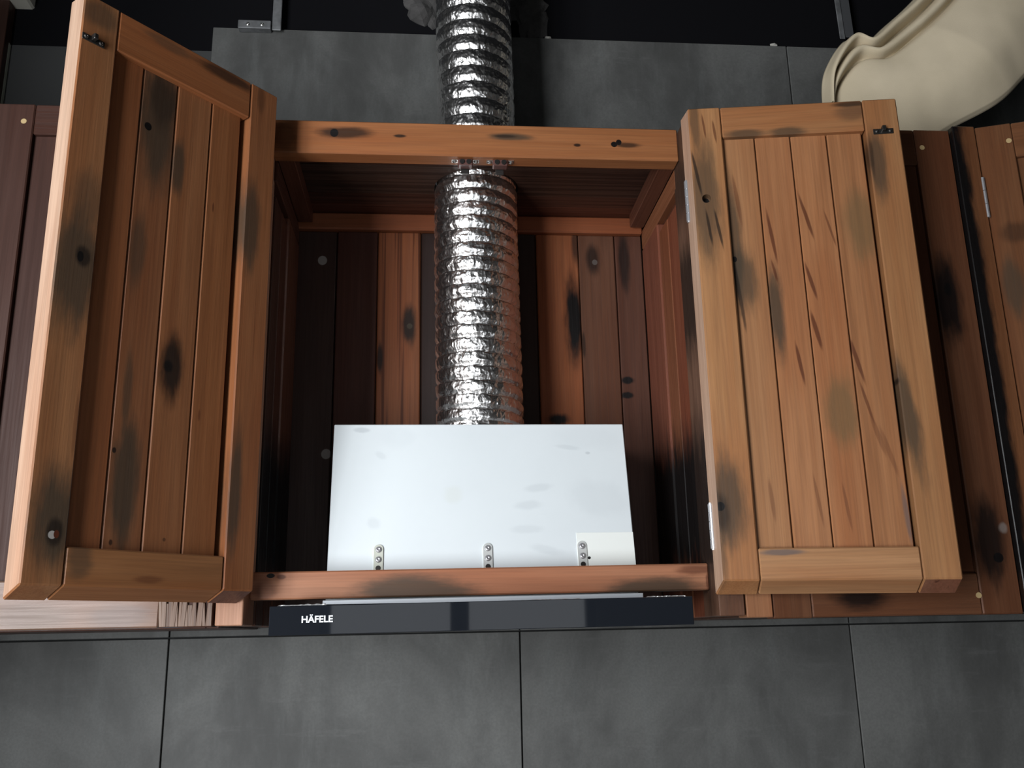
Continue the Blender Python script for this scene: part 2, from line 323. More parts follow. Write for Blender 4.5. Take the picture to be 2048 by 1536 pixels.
# ------------------------------------------------------------------ doors of the open cabinet
T = 0.0345
def door(parent, side, pivot, ang, W, ZT, ZB, bev, eH, palette, slots, widths):
    s = -1.0 if side == 'R' else 1.0
    K = side+'_'
    d = empty('door', pivot, parent, ang)
    rack = (lambda u: 0.0035-0.0165*u) if side == 'R' else (lambda u: 0.0)
    def tw(bottom=False, hinge=False, skew=None):
        def f(u, n, z):
            zz = z+rack(u)
            if bottom and z < ZB+0.002 and n < T*0.5: zz -= bev
            uu = u
            if hinge and u < 0.002 and n < T*0.5: uu -= eH
            if skew: uu += skew(u, z)
            return (uu, s*n, zz)
        return f
    sl, sr, zb, zt, gap = slots                                     # inner edge of hinge stile, of free stile, rail edges, width of the open joint
    b = 0.0018
    def put(name, mat, u0, u1, n0, n1, z0, z1, **kw):
        bm = bmesh.new(); hexa(bm, u0, u1, n0, n1, z0, z1, tw(**kw), b if name != 'plank' else 0.0014)
        o = mesh_obj(name, bm, mat, d, inv=False); return o
    hs = put('stile', wood(palette['hstile'], st(K+'hstile'), 'z', var=0.04, tint=TINT), 0, sl, 0, T, ZB, ZT, bottom=True, hinge=True)
    fs_ = put('stile', wood(palette['fstile'], st(K+'fstile'), 'z', var=0.04, tint=TINT), sr, W, 0, T, ZB, ZT, bottom=True)
    put('rail', wood(palette['trail'], st(K+'trail'), 'x', var=0.04, tint=TINT), sl+0.0011, sr-0.0011, 0.0003, T-0.0004, zt, ZT-0.0004)
    put('rail', wood(palette['brail'], st(K+'brail'), 'x', var=0.04, tint=TINT), sl+0.0011, sr-0.0011, 0.0003, T-0.0004, ZB+0.0003, zb, bottom=True)
    e = sl-0.003
    lit_end = wood((0.50, 0.325, 0.23), [], 'z', tint=(1, 1, 1))  # paler colour puts overexposure and sheen into the stile end faces
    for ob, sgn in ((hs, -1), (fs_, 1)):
        ob.data.materials.append(lit_end)
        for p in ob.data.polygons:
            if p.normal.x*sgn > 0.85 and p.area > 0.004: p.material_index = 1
    eg = wood((0.20, 0.085, 0.05) if side == 'R' else (0.13, 0.06, 0.045), [], 'y', streak=0.8, tint=(1, 1, 1))
    ob = fs_ if side == 'R' else hs
    ob.data.materials.append(eg)
    for p in ob.data.polygons:
        if p.normal.z < -0.5 and p.area > 0.0006: p.material_index = len(ob.data.materials)-1
    order = [1, 2, 3, 4] if side == 'R' else [4, 3, 2, 1]
    edges = widths
    for i, pi in enumerate(order):
        u0, u1 = edges[i], edges[i+1]
        g = 0.0009
        dn = random.uniform(-0.0008, 0.0008)
        put('plank', wood(palette['plank'][pi-1], st(K+'plank%d' % pi), 'z', var=0.05, streak=0.18, tint=TINT), u0+g, u1-g, 0.009, 0.0240+dn, zb-0.004, zt+0.004)
    put('backing_panel', wood((0.10, 0.045, 0.026), [], 'z'), sl-0.004, sr+0.004, 0.0045, 0.0088, zb-0.006, zt+0.006)
    return d, hs, s, rack
def sink_hole(obj, u, n0, z, r, depth, s):
    """bore a round knot hole into a stile (real geometry)"""
    bm = bmesh.new(); cyl(bm, (u, s*(n0+0.01), z), Vector((0, -s, 0)), r, depth+0.01, 20)
    me = bpy.data.meshes.new('cut'); bm.to_mesh(me); bm.free(); c = bpy.data.objects.new('cut', me); COL.objects.link(c)
    c.parent = obj.parent
    md = obj.modifiers.new('b', 'BOOLEAN'); md.operation = 'DIFFERENCE'; md.object = c; md.solver = 'EXACT'
    bpy.context.view_layer.update()
    dg = bpy.context.evaluated_depsgraph_get(); new = bpy.data.meshes.new_from_object(obj.evaluated_get(dg))
    obj.modifiers.clear(); obj.data = new
    bpy.data.objects.remove(c); bpy.data.meshes.remove(me)
def butt_hinge(door_, u, n, z0, z1, s, rack):
    h = None
    bm = bmesh.new(); L = (z1-z0)
    for k in range(5):
        a = z0+L*k/5+0.0004; cyl(bm, (u, s*n, a+rack(0)), 'z', 0.0038, L/5-0.0008, 14)
    cyl(bm, (u, s*n, z0-0.0015+rack(0)), 'z', 0.0026, L+0.003, 10)
    hexa(bm, u, u+0.012, s*(n+0.0030), s*(n+0.0042), z0+rack(0), z1+rack(0), bevel=0)
    o = mesh_obj('hinge', bm, CHROME, door_, inv=False)
    for p in o.data.polygons: p.use_smooth = False
    return o
def strike_plate(door_, u0, u1, z, s, rack, t=T):
    bm = bmesh.new(); zz = z+rack((u0+u1)/2)
    hexa(bm, u0, u1, s*t, s*(t+0.0018), zz-0.0045, zz+0.0045, bevel=0.0006)
    um = (u0+u1)/2
    hexa(bm, um-0.003, um+0.003, s*t, s*(t+0.0085), zz-0.001, zz+0.007, bevel=0.001)
    for uu in (u0+0.005, u1-0.005): dome(bm, (uu, s*(t+0.0018), zz), (0, s, 0), 0.0032, 0.0022, 10)
    return mesh_obj('strike_plate', bm, DARKSTEEL, door_, inv=False)

# ------------------------------------------------------------------ the open cabinet
cab = empty('hood_cabinet', (0.07, 0.17, -0.0245))
tag(cab, 'open wooden wall cabinet with both plank doors swung wide around the range hood', 'cabinet')
XL, XR, SW, ZB0, ZT0 = -0.2633, 0.4035, 0.0372, -0.0245, 0.765
w_st = (0.40, 0.17, 0.075)
box('stile', cab, wood((0.72, 0.38, 0.24), [], 'z'), XL-SW, XL, 0, 0.078, ZB0, ZT0)
box('stile', cab, wood((0.24, 0.13, 0.085), [(XR, 0.47, 0.05, 0.09, 0.9, 'D', 's', 0), (XR, 0.14, 0.05, 0.13, 0.9, 'K', 's', 0), (XR, 0.72, 0.05, 0.12, 0.7, 'D', 's', 0)], 'z'), XR, XR+SW, 0, 0.078, ZB0, ZT0)
box('top_rail', cab, wood((0.29, 0.118, 0.047), st('toprail'), 'x', var=0.0, tint=(1, 1, 1)), XL, XR, 0.0377, 0.0703, 0.7125, 0.7710, bevel=0.002)
def tb(x, y, z): return (x, y, z+(0.0018 if x > 0 else -0.0016))
box('bottom_rail', cab, wood((0.36, 0.165, 0.092), st('botrail'), 'x', var=0.0, tint=(1, 1, 1)), XL, XR, 0.0403, 0.070, 0.0121, 0.0509, tweak=tb, bevel=0.002)
# side walls: boards upright between front stile and back stile, a rail across their tops
def side(x0, x1, sgn):
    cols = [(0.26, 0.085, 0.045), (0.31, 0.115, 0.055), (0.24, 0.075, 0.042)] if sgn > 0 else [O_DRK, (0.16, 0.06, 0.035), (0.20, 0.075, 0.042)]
    inner = x0 if sgn > 0 else x1
    sx = (lambda o: (inner+o, inner+o+0.020)) if sgn > 0 else (lambda o: (inner-o-0.020, inner-o))
    sts = [(inner, 0.15, 0.06, 0.12, 1.0, 'K', 's', 0)]
    for i, (a, b, o) in enumerate(((0.0795, 0.138, 0.0015), (0.1395, 0.199, 0.0005))):
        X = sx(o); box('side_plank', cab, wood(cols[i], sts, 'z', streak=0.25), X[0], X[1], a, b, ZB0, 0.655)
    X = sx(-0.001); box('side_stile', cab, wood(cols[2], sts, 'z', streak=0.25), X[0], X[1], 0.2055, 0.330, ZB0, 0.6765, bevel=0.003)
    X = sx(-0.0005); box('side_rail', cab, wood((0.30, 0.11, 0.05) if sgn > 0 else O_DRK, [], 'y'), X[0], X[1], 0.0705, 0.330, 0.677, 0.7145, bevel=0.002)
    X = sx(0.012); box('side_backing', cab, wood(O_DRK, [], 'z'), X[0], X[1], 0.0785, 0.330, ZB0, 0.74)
    c = (inner-0.027, inner) if sgn > 0 else (inner, inner+0.027)
    box('ceiling_cleat', cab, wood((0.17, 0.062, 0.036), [], 'y'), c[0], c[1], 0.0705, 0.310, 0.7146, 0.7419)
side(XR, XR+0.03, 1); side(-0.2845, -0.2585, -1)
# back boards
edges = [-0.262, -0.1865, -0.1095, -0.0275, 0.047, 0.122, 0.1935, 0.2765, 0.3485, 0.403]
bc = [(0.085, 0.05, 0.042), (0.12, 0.05, 0.037), (0.40, 0.145, 0.062), (0.045, 0.024, 0.02), O_DRK, (0.045, 0.026, 0.02), (0.40, 0.14, 0.06), (0.155, 0.07, 0.042), (0.13, 0.055, 0.036)]
for i in range(9):
    box('back_plank', cab, wood(bc[i], st('back%d' % (i+1)), 'z', streak=0.25, var=0.03, lines=0.75 if i == 2 else 0.0), edges[i]+0.0008, edges[i+1]-0.0008, 0.330+random.uniform(-0.001, 0.001), 0.345, ZB0, 0.7065, bevel=0.002)
box('back_rail', cab, wood((0.38, 0.125, 0.055), [], 'x', streak=0.25), XL, XR, 0.318, 0.345, 0.7067, 0.7405, bevel=0.003)
# top boards, laid crosswise, with a round opening for the duct left clear between them
DX, DY, DR = 0.0735, 0.215, 0.0765
for i, (a, b) in enumerate(((0.0385, 0.131), (0.132, 0.2375), (0.2385, 0.281), (0.282, 0.345))):
    colr = [(0.10, 0.042, 0.027), (0.085, 0.045, 0.032), (0.10, 0.04, 0.026), (0.13, 0.045, 0.027)][i]
    wd = wood(colr, [], 'x', streak=0.3, lines=0.6)
    if i == 0: box('top_board', cab, wd, XL-SW, XR+SW, a, b, 0.7425, 0.762); continue
    for sg in (-1, 1):                                               # two lengths meet at the duct, each cut round it
        pts = []
        for k in range(17):
            y = a+(b-a)*k/16; q = DR**2-(y-DY)**2
            pts.append((DX+sg*(math.sqrt(q) if q > 0 else 0.0004), y))
        xe = XL-SW if sg < 0 else XR+SW
        pts = pts+[(xe, b), (xe, a)]
        bm = bmesh.new(); lo_ = [bm.verts.new((x, y, 0.742)) for x, y in pts]; hi_ = [bm.verts.new((x, y, 0.762)) for x, y in pts]
        bm.faces.new(lo_); bm.faces.new(hi_[::-1]); n = len(pts)
        for k in range(n): bm.faces.new((lo_[k], lo_[(k+1) % n], hi_[(k+1) % n], hi_[k]))
        mesh_obj('top_board', bm, wd, cab)
# magnetic catches under the top rail
CATCH = plain('brown_plastic', (0.10, 0.045, 0.038), 0.35)
for x in (0.048, 0.1055):
    c = box('magnetic_catch', cab, CATCH, x-0.0125, x+0.0125, 0.045, 0.0625, 0.7015, 0.7125, bevel=0.002)
    for sx_ in (-1, 1):
        bm = bmesh.new(); dome(bm, (x+sx_*0.0175, 0.054, 0.7115), (0, 0, -1), 0.0042, 0.003, 10)
        hexa(bm, x+sx_*0.0175-0.005, x+sx_*0.0175+0.005, 0.049, 0.059, 0.7113, 0.7125, bevel=0)
        mesh_obj('screw', bm, STEEL, c)
    for sx_ in (-1, 1):
        bm = bmesh.new(); cyl(bm, (x+sx_*0.0055, 0.0435, 0.7065), 'y', 0.0042, 0.004, 12)
        mesh_obj('magnet', bm, DARKSTEEL, c)
    bm = bmesh.new(); hexa(bm, x-0.007, x+0.007, 0.0625, 0.0665, 0.694, 0.7125, bevel=0.001); mesh_obj('catch_bracket', bm, DARKSTEEL, c)

palR = dict(hstile=O_PALE, fstile=(0.47, 0.235, 0.105), trail=(0.47, 0.225, 0.10), brail=(0.50, 0.265, 0.13),
            plank=[(0.48, 0.235, 0.11), (0.48, 0.225, 0.105), (0.47, 0.215, 0.098), (0.46, 0.21, 0.095)])
TINT = (0.70, 0.69, 0.67)
dR, hsR, sR, rackR = door(cab, 'R', (XR-0.0025+0.0066, -0.0021, 0), -math.radians(180-170.2), 0.3236, 0.7617, 0.0197, 0.0187, 0.0089,
      palR, (0.0503, 0.2720, 0.0640, 0.7085, 0.002), (0.0475, 0.1020, 0.1575, 0.2135, 0.2680))
sink_hole(hsR, 0.0185, T, 0.6035+0.0035, 0.0068, 0.012, sR)
strike_plate(dR, 0.2825, 0.3130, 0.7045, sR, rackR)
butt_hinge(dR, -0.0075, 0.006, 0.578, 0.648, sR, rackR); butt_hinge(dR, -0.0075, 0.006, 0.066, 0.131, sR, rackR)
palL = dict(hstile=(0.40, 0.165, 0.072), fstile=(0.44, 0.205, 0.095), trail=(0.42, 0.165, 0.068), brail=(0.43, 0.20, 0.088),
            plank=[(0.38, 0.150, 0.066), (0.37, 0.160, 0.078), (0.42, 0.185, 0.085), (0.42, 0.175, 0.074)])
TINT = (0.66, 0.64, 0.60)
dL, hsL, sL, rackL = door(cab, 'L', (XL-0.0092, -0.0013, 0), -math.radians(131.2), 0.3158, 0.7735, 0.0202, 0.0159, 0.0,
      palL, (0.0492, 0.2670, 0.0640, 0.7135, 0.002), (0.0570, 0.1085, 0.1655, 0.2190, 0.2690))
strike_plate(dL, 0.2840, 0.3145, 0.7095, sL, rackL)
butt_hinge(dL, -0.003, -0.002, 0.585, 0.655, sL, rackL); butt_hinge(dL, -0.003, -0.002, 0.066, 0.131, sL, rackL)

# ------------------------------------------------------------------ neighbouring cabinets
def shut_door(parent, x0, x1, z0, z1, y, pal, keys, slots, name='door', pivot=None, ang=0.0, plugs=(), brail=None):
    """framed plank door seen from outside; slots = inner edges of the stiles and rails"""
    d = empty(name, pivot if pivot else ((x0+x1)/2, y, (z0+z1)/2), parent, ang)
    off = Vector(d.location)
    if ang == 0.0: M = Matrix.Translation(-off)
    else: M = Matrix.Translation(-off)
    def put(nm, mat, a, b, c, e, z_0, z_1, bev=0.0018):
        o = box(nm, None, mat, a, b, c, e, z_0, z_1, bevel=bev)
        o.parent = d; o.matrix_parent_inverse = M
        return o
    sl, sr, zb, zt = slots
    put('stile', wood(pal, st(keys[0]), 'z', rough=0.44, gloss=0.14), x0, sl, y, y+0.033, z0, z1)
    put('stile', wood(pal, st(keys[1]), 'z', rough=0.44, gloss=0.14), sr, x1, y, y+0.033, z0, z1)
    put('rail', wood(pal, [], 'x', rough=0.34), sl+0.0006, sr-0.0006, y+0.0004, y+0.032, zt, z1-0.0005)
    put('rail', wood(brail or pal, st(keys[2]), 'x', rough=0.30), sl+0.0006, sr-0.0006, y+0.0004, y+0.032, z0+0.0005, zb)
    n = max(1, round((sr-sl)/0.058))
    for i in range(n):
        a = sl-0.002+(sr-sl+0.004)*i/n; b_ = sl-0.002+(sr-sl+0.004)*(i+1)/n
        put('plank', wood((pal[0]*0.8, pal[1]*0.78, pal[2]*0.78), [], 'z', rough=0.46, gloss=0.14), a+0.0008, b_-0.0008, y+0.009, y+0.026, zb-0.003, zt+0.003)
    for (px, pz) in plugs:
        bm = bmesh.new(); cyl(bm, (px, y-0.0006, pz), 'y', 0.0043, 0.003, 14)
        o = mesh_obj('dowel_plug', bm, BRASS); o.parent = d; o.matrix_parent_inverse = M
    return d
def carcass(parent, x0, x1, ms):
    zz0, zz1 = ZB0-0.0025, 0.760
    box('side_panel', parent, ms, x0, x0+0.018, 0.0405, 0.345, zz0, zz1); box('side_panel', parent, ms, x1-0.018, x1, 0.0405, 0.345, zz0, zz1)
    box('top_panel', parent, ms, x0+0.0185, x1-0.0185, 0.0405, 0.345, zz1-0.018, zz1)
    box('bottom_panel', parent, ms, x0+0.0185, x1-0.0185, 0.0405, 0.345, zz0, zz0+0.018)
    box('back_panel', parent, ms, x0+0.0185, x1-0.0185, 0.336, 0.345, zz0+0.0185, zz1-0.0185)
D_BR = (0.185, 0.080, 0.042)
cr = empty('wall_cabinet', (0.86, 0.17, -0.028))
tag(cr, 'dark brown plank wall cabinet beneath the beige cloth, its outer door ajar', 'cabinet', 'dark closed cabinets either side of the open one')
carcass(cr, 0.445, 1.30, wood((0.10, 0.045, 0.028), [], 'z'))
box('stile', cr, wood((0.42, 0.19, 0.095), [], 'z', rough=0.35), 0.4435, 0.4815, 0, 0.040, -0.0275, 0.762)
box('stile', cr, wood((0.27, 0.115, 0.052), [(0.866, 0.40, 0.017, 0.75, 1.0, 'K', 's', 0)], 'z', rough=0.3), 0.8625, 0.9015, -0.004, 0.040, -0.0275, 0.766)
box('stile', cr, wood(D_BR, [], 'z'), 1.2615, 1.30, 0, 0.040, -0.0275, 0.766)
shut_door(cr, 0.4835, 0.8605, -0.0295, 0.7615, 0.003, D_BR, ('nbSt0', 'nbR', 'nbRail'), (0.541, 0.7985, 0.030, 0.6965), plugs=((0.809, 0.728), (0.795, -0.002)))
da = shut_door(cr, 0.9045, 1.2595, -0.0285, 0.766, 0.0, (0.27, 0.118, 0.055), ('nbA', 'nbA0', 'x'), (0.9600, 1.2040, 0.030, 0.7035), pivot=(0.9045, 0.0, 0.369), ang=-math.radians(20), plugs=((0.953, 0.7335),))
def hinge_at(parent_door, x, y, z0, z1):
    bm = bmesh.new(); L = z1-z0
    for k in range(3): cyl(bm, (x, y, z0+L*k/3+0.0004), 'z', 0.0032, L/3-0.0008, 12)
    o = mesh_obj('hinge', bm, CHROME); o.parent = parent_door; o.matrix_parent_inverse = Matrix.Translation(-Vector(parent_door.location)); return o
hinge_at(da, 0.9030, -0.0035, 0.600, 0.672); hinge_at(da, 0.9030, -0.0035, 0.075, 0.145)
cl = empty('wall_cabinet', (-0.62, 0.17, -0.026))
tag(cl, 'dark purplish brown wall cabinet at the far left, half hidden behind the left open door', 'cabinet', 'dark closed cabinets either side of the open one')
carcass(cl, -0.985, -0.3025, wood((0.09, 0.042, 0.03), [], 'z'))
D_PL = (0.105, 0.050, 0.038)
shut_door(cl, -0.6780, -0.3035, -0.0255, 0.7665, 0.003, D_PL, ('nbL0', 'nbLst', 'nbLrail'), (-0.6195, -0.3760, 0.040, 0.7150), plugs=((-0.634, 0.736),), brail=(0.32, 0.20, 0.145))  # bottom rail coloured paler, low side light and sheen put into its tone
shut_door(cl, -0.985, -0.6810, -0.0255, 0.7665, 0.003, D_PL, ('a', 'b', 'c'), (-0.945, -0.736, 0.040, 0.7150), plugs=((-0.72, 0.736),))
# torn, splintered fibres at the foot of the left cabinet's door stile
bm = bmesh.new(); rr = random.Random(4)
for i in range(17):
    x = -0.372+0.066*i/16+rr.uniform(-0.001, 0.001); wd = rr.uniform(0.0018, 0.0034); h = rr.uniform(0.028, 0.045)
    hexa(bm, x-wd, x+wd, 0.0005-rr.uniform(0, 0.0016), 0.0045, -0.0245, -0.0245+h, tweak=lambda a, b, c, k=rr.uniform(-0.003, 0.003): (a+(k if c > -0.01 else 0), b, c), bevel=0.0006)
o = mesh_obj('splintered_foot', bm, wood((0.36, 0.24, 0.18), [], 'z', lines=0.5)); o.parent = cl; o.matrix_parent_inverse = Matrix.Translation(-Vector(cl.location))

# ------------------------------------------------------------------ range hood
hood = empty('range_hood', (0.07, 0.10, -0.036))
tag(hood, 'slim slide-out range hood with white metal box and black glass front under the bottom rail', 'range hood')
def hy(z): return 0.085+(z-0.053)*0.195
m, nt, b = newmat('hood_steel'); P = N(nt, 'ShaderNodeTexCoord').outputs['Object']
pn = noise_(nt, P, (30, 30, 30), (1, 2, 3), detail=4)
lo = noise_(nt, P, (5, 5, 5), (4, 2, 3), detail=4)
SM = 0.20
sm = [(0.162, 0.178, 0.022, 0.006, SM, 'S', 's', -6), (0.143, 0.150, 0.022, 0.007, SM, 'S', 's', -4), (0.139, 0.112, 0.024, 0.006, SM*0.8, 'S', 's', 0),
      (0.168, 0.080, 0.026, 0.007, SM, 'S', 's', 12), (-0.094, 0.124, 0.010, 0.009, SM, 'S', 's', 30), (-0.087, 0.233, 0.009, 0.005, SM*0.8, 'S', 's', 30),
      (0.027, 0.168, 0.014, 0.014, SM, 'Y', 's', 0), (0.255, 0.160, 0.050, 0.028, SM*0.6, 'S', 's', 12), (0.240, 0.262, 0.06, 0.02, SM*0.35, 'S', 's', 5),
      (-0.063, 0.262, 0.03, 0.018, SM*0.4, 'S', 's', 0), (0.243, 0.235, 0.005, 0.003, 0.4, 'S', 'm', 0), (-0.118, 0.275, 0.012, 0.004, 0.4, 'S', 's', 0), (0.210, 0.245, 0.02, 0.004, SM, 'S', 's', 8)]
SCOL['S'] = (0.42, 0.46, 0.49); SCOL['Y'] = (0.66, 0.68, 0.58)
c = mixc(nt, mapr(nt, lo, 0.35, 0.7, 0, 0.5), (0.775, 0.83, 0.855), (0.735, 0.79, 0.815))
c = stain_nodes(nt, P, c, pn, sm)
nt.links.new(c, b.inputs['Base Color']); b.inputs['Roughness'].default_value = 0.42; b.inputs['Metallic'].default_value = 0.15
HSTEEL = m
def leanq(x, y, z): return (x, hy(z) if y < 0.2 else y, z)
box('body', hood, HSTEEL, -0.1608, 0.3045, 0.085, 0.315, 0.004, 0.2845, tweak=leanq, bevel=0.0012)
def on_face(bmf, name, mat, parent):
    o = mesh_obj(name, bmf, mat, parent); return o
bm = bmesh.new(); hexa(bm, 0.2155, 0.3042, 0.05, 0.06, 0.0515, 0.1055, tweak=lambda x, y, z: (x, hy(z)-(0.0006 if y < 0.055 else -0.0005), z), bevel=0)
mesh_obj('cover_patch', bm, plain('pale_film', (0.80, 0.83, 0.80), 0.45), hood)
bm = bmesh.new(); cyl(bm, (0.2330, hy(0.0665)-0.0012, 0.0665), 'y', 0.0022, 0.002, 12); mesh_obj('rivet_hole', bm, plain('hole_black', (0.004, 0.004, 0.004), 0.8), hood)
fn = Vector((0, -1, 0.195)).normalized()
def screw_on(parent, x, z, r=0.0050, h=0.0032):
    bm = bmesh.new(); p0 = Vector((x, hy(z), z))+fn*0.0022
    dome(bm, p0, fn, r, h, 18)
    o = mesh_obj('screw', bm, CHROME, smooth=True); o.parent = parent
    o.matrix_parent_inverse = parent.matrix_parent_inverse.copy() if False else Matrix.Translation(-Vector(parent.location))
    return o
WHITEMETAL = plain('bright_zinc', (0.80, 0.82, 0.80), 0.32, 0.45)
for (x, z1, tone) in ((-0.0855, 0.0905, (0.62, 0.64, 0.56)), (0.0785, 0.0905, None), (0.2230, 0.0920, None)):
    bm = bmesh.new(); hw = 0.0070
    pts = [(x-hw, 0.030), (x+hw, 0.030)] + [(x+hw*math.cos(a), z1-hw+hw*math.sin(a)) for a in [math.pi*k/12 for k in range(13)]]
    fr = [bm.verts.new(Vector((px, hy(pz), pz))+fn*0.0022) for px, pz in pts]; bk = [bm.verts.new(Vector((px, hy(pz), pz))) for px, pz in pts]
    bm.faces.new(fr); bm.faces.new(bk[::-1]); n = len(pts)
    for i in range(n): bm.faces.new((fr[i], bk[i], bk[(i+1) % n], fr[(i+1) % n]))
    pl = mesh_obj('mending_plate', bm, WHITEMETAL if tone is None else plain('dull_zinc', tone, 0.4, 0.3), hood)
    for z in (z1-0.0078, z1-0.0228):
        s_ = screw_on(pl, x, z); s_.matrix_parent_inverse = Matrix.Identity(4)
    bm = bmesh.new(); cyl(bm, Vector((x, hy(z1-0.0355), z1-0.0355))+fn*0.0017, fn, 0.0040, 0.0008, 14)
    mesh_obj('screw_hole', bm, DARKSTEEL, pl).matrix_parent_inverse = Matrix.Identity(4)
# slide-out tray, its pale front flange and the black glass front
box('slide_tray', hood, plain('tray_black', (0.012, 0.012, 0.014), 0.35), -0.2000, 0.3330, -0.024, 0.300, -0.0330, 0.0008)
box('front_flange', hood, plain('flange_aluminium', (0.55, 0.58, 0.62), 0.4, 0.4), -0.157, 0.2955, 0.006, 0.0300, 0.0010, 0.0085, tweak=lambda x, y, z: (x, y, z+(x-0.07)*0.006), bevel=0.0006)
GLASS = plain('black_glass', (0.010, 0.012, 0.016), 0.03, 0.0, spec=0.5)
def rot(x, y, z): return (x, y, z+(x-0.067)*0.0066)
gl = box('glass_front', hood, GLASS, -0.2230, 0.3571, -0.030, -0.0245, -0.0373, 0.0011, tweak=rot, bevel=0.0007)
# letters
tcu = bpy.data.curves.new('lettering', 'FONT'); tcu.body = 'H\u00c4FELE'; tcu.size = 0.0112; tcu.extrude = 0.00015; tcu.offset = 0.00032
to = bpy.data.objects.new('lettering', tcu); COL.objects.link(to); tcu.materials.append(plain('print_white', (0.72, 0.74, 0.76), 0.5))
to.parent = gl; to.location = (-0.1805-0.0, -0.03025, -0.0228); to.rotation_euler = (math.radians(90), -0.0066, 0)
bpy.context.view_layer.update()
k = 0.0415/max(1e-6, to.dimensions.x)
me = bpy.data.meshes.new_from_object(to.evaluated_get(bpy.context.evaluated_depsgraph_get()))
for v in me.vertices: v.co.x *= k; v.co.y *= k*0.97
lt = bpy.data.objects.new('lettering_mesh', me); COL.objects.link(lt); lt.parent = gl; lt.location = to.location; lt.rotation_euler = to.rotation_euler
bpy.data.objects.remove(to); lt.name = 'lettering'
# crumpled film along the top edge of the glass
FILM = plain('crumpled_film', (0.45, 0.46, 0.46), 0.25, 0.3, spec=0.8)
for (x0, x1, hh) in ((-0.213, -0.148, 0.004), (0.292, 0.348, 0.0035), (0.13, 0.20, 0.0012)):
    bm = bmesh.new(); rr = random.Random(int(x0*1000)); prev = None
    for i in range(27):
        x = x0+(x1-x0)*i/26; z = 0.0011+(x-0.067)*0.0066
        h = max(0.0003, hh*(0.35+0.65*abs(noise.noise((x*90, 3, hh*500))))*(1 if 0 < i < 26 else 0.2))
        yy = rr.uniform(-0.0012, 0.0012)
        cur = [bm.verts.new((x, -0.0275, z)), bm.verts.new((x, -0.0275+yy, z+h*0.6)), bm.verts.new((x+rr.uniform(-.0008, .0008), -0.0262+yy*0.5, z+h)), bm.verts.new((x, -0.0255, z))]
        if prev:
            for j in range(4): bm.faces.new((prev[j], cur[j], cur[(j+1) % 4], prev[(j+1) % 4]))
        prev = cur
    mesh_obj('film_strip', bm, FILM, gl).matrix_parent_inverse = Matrix.Identity(4)

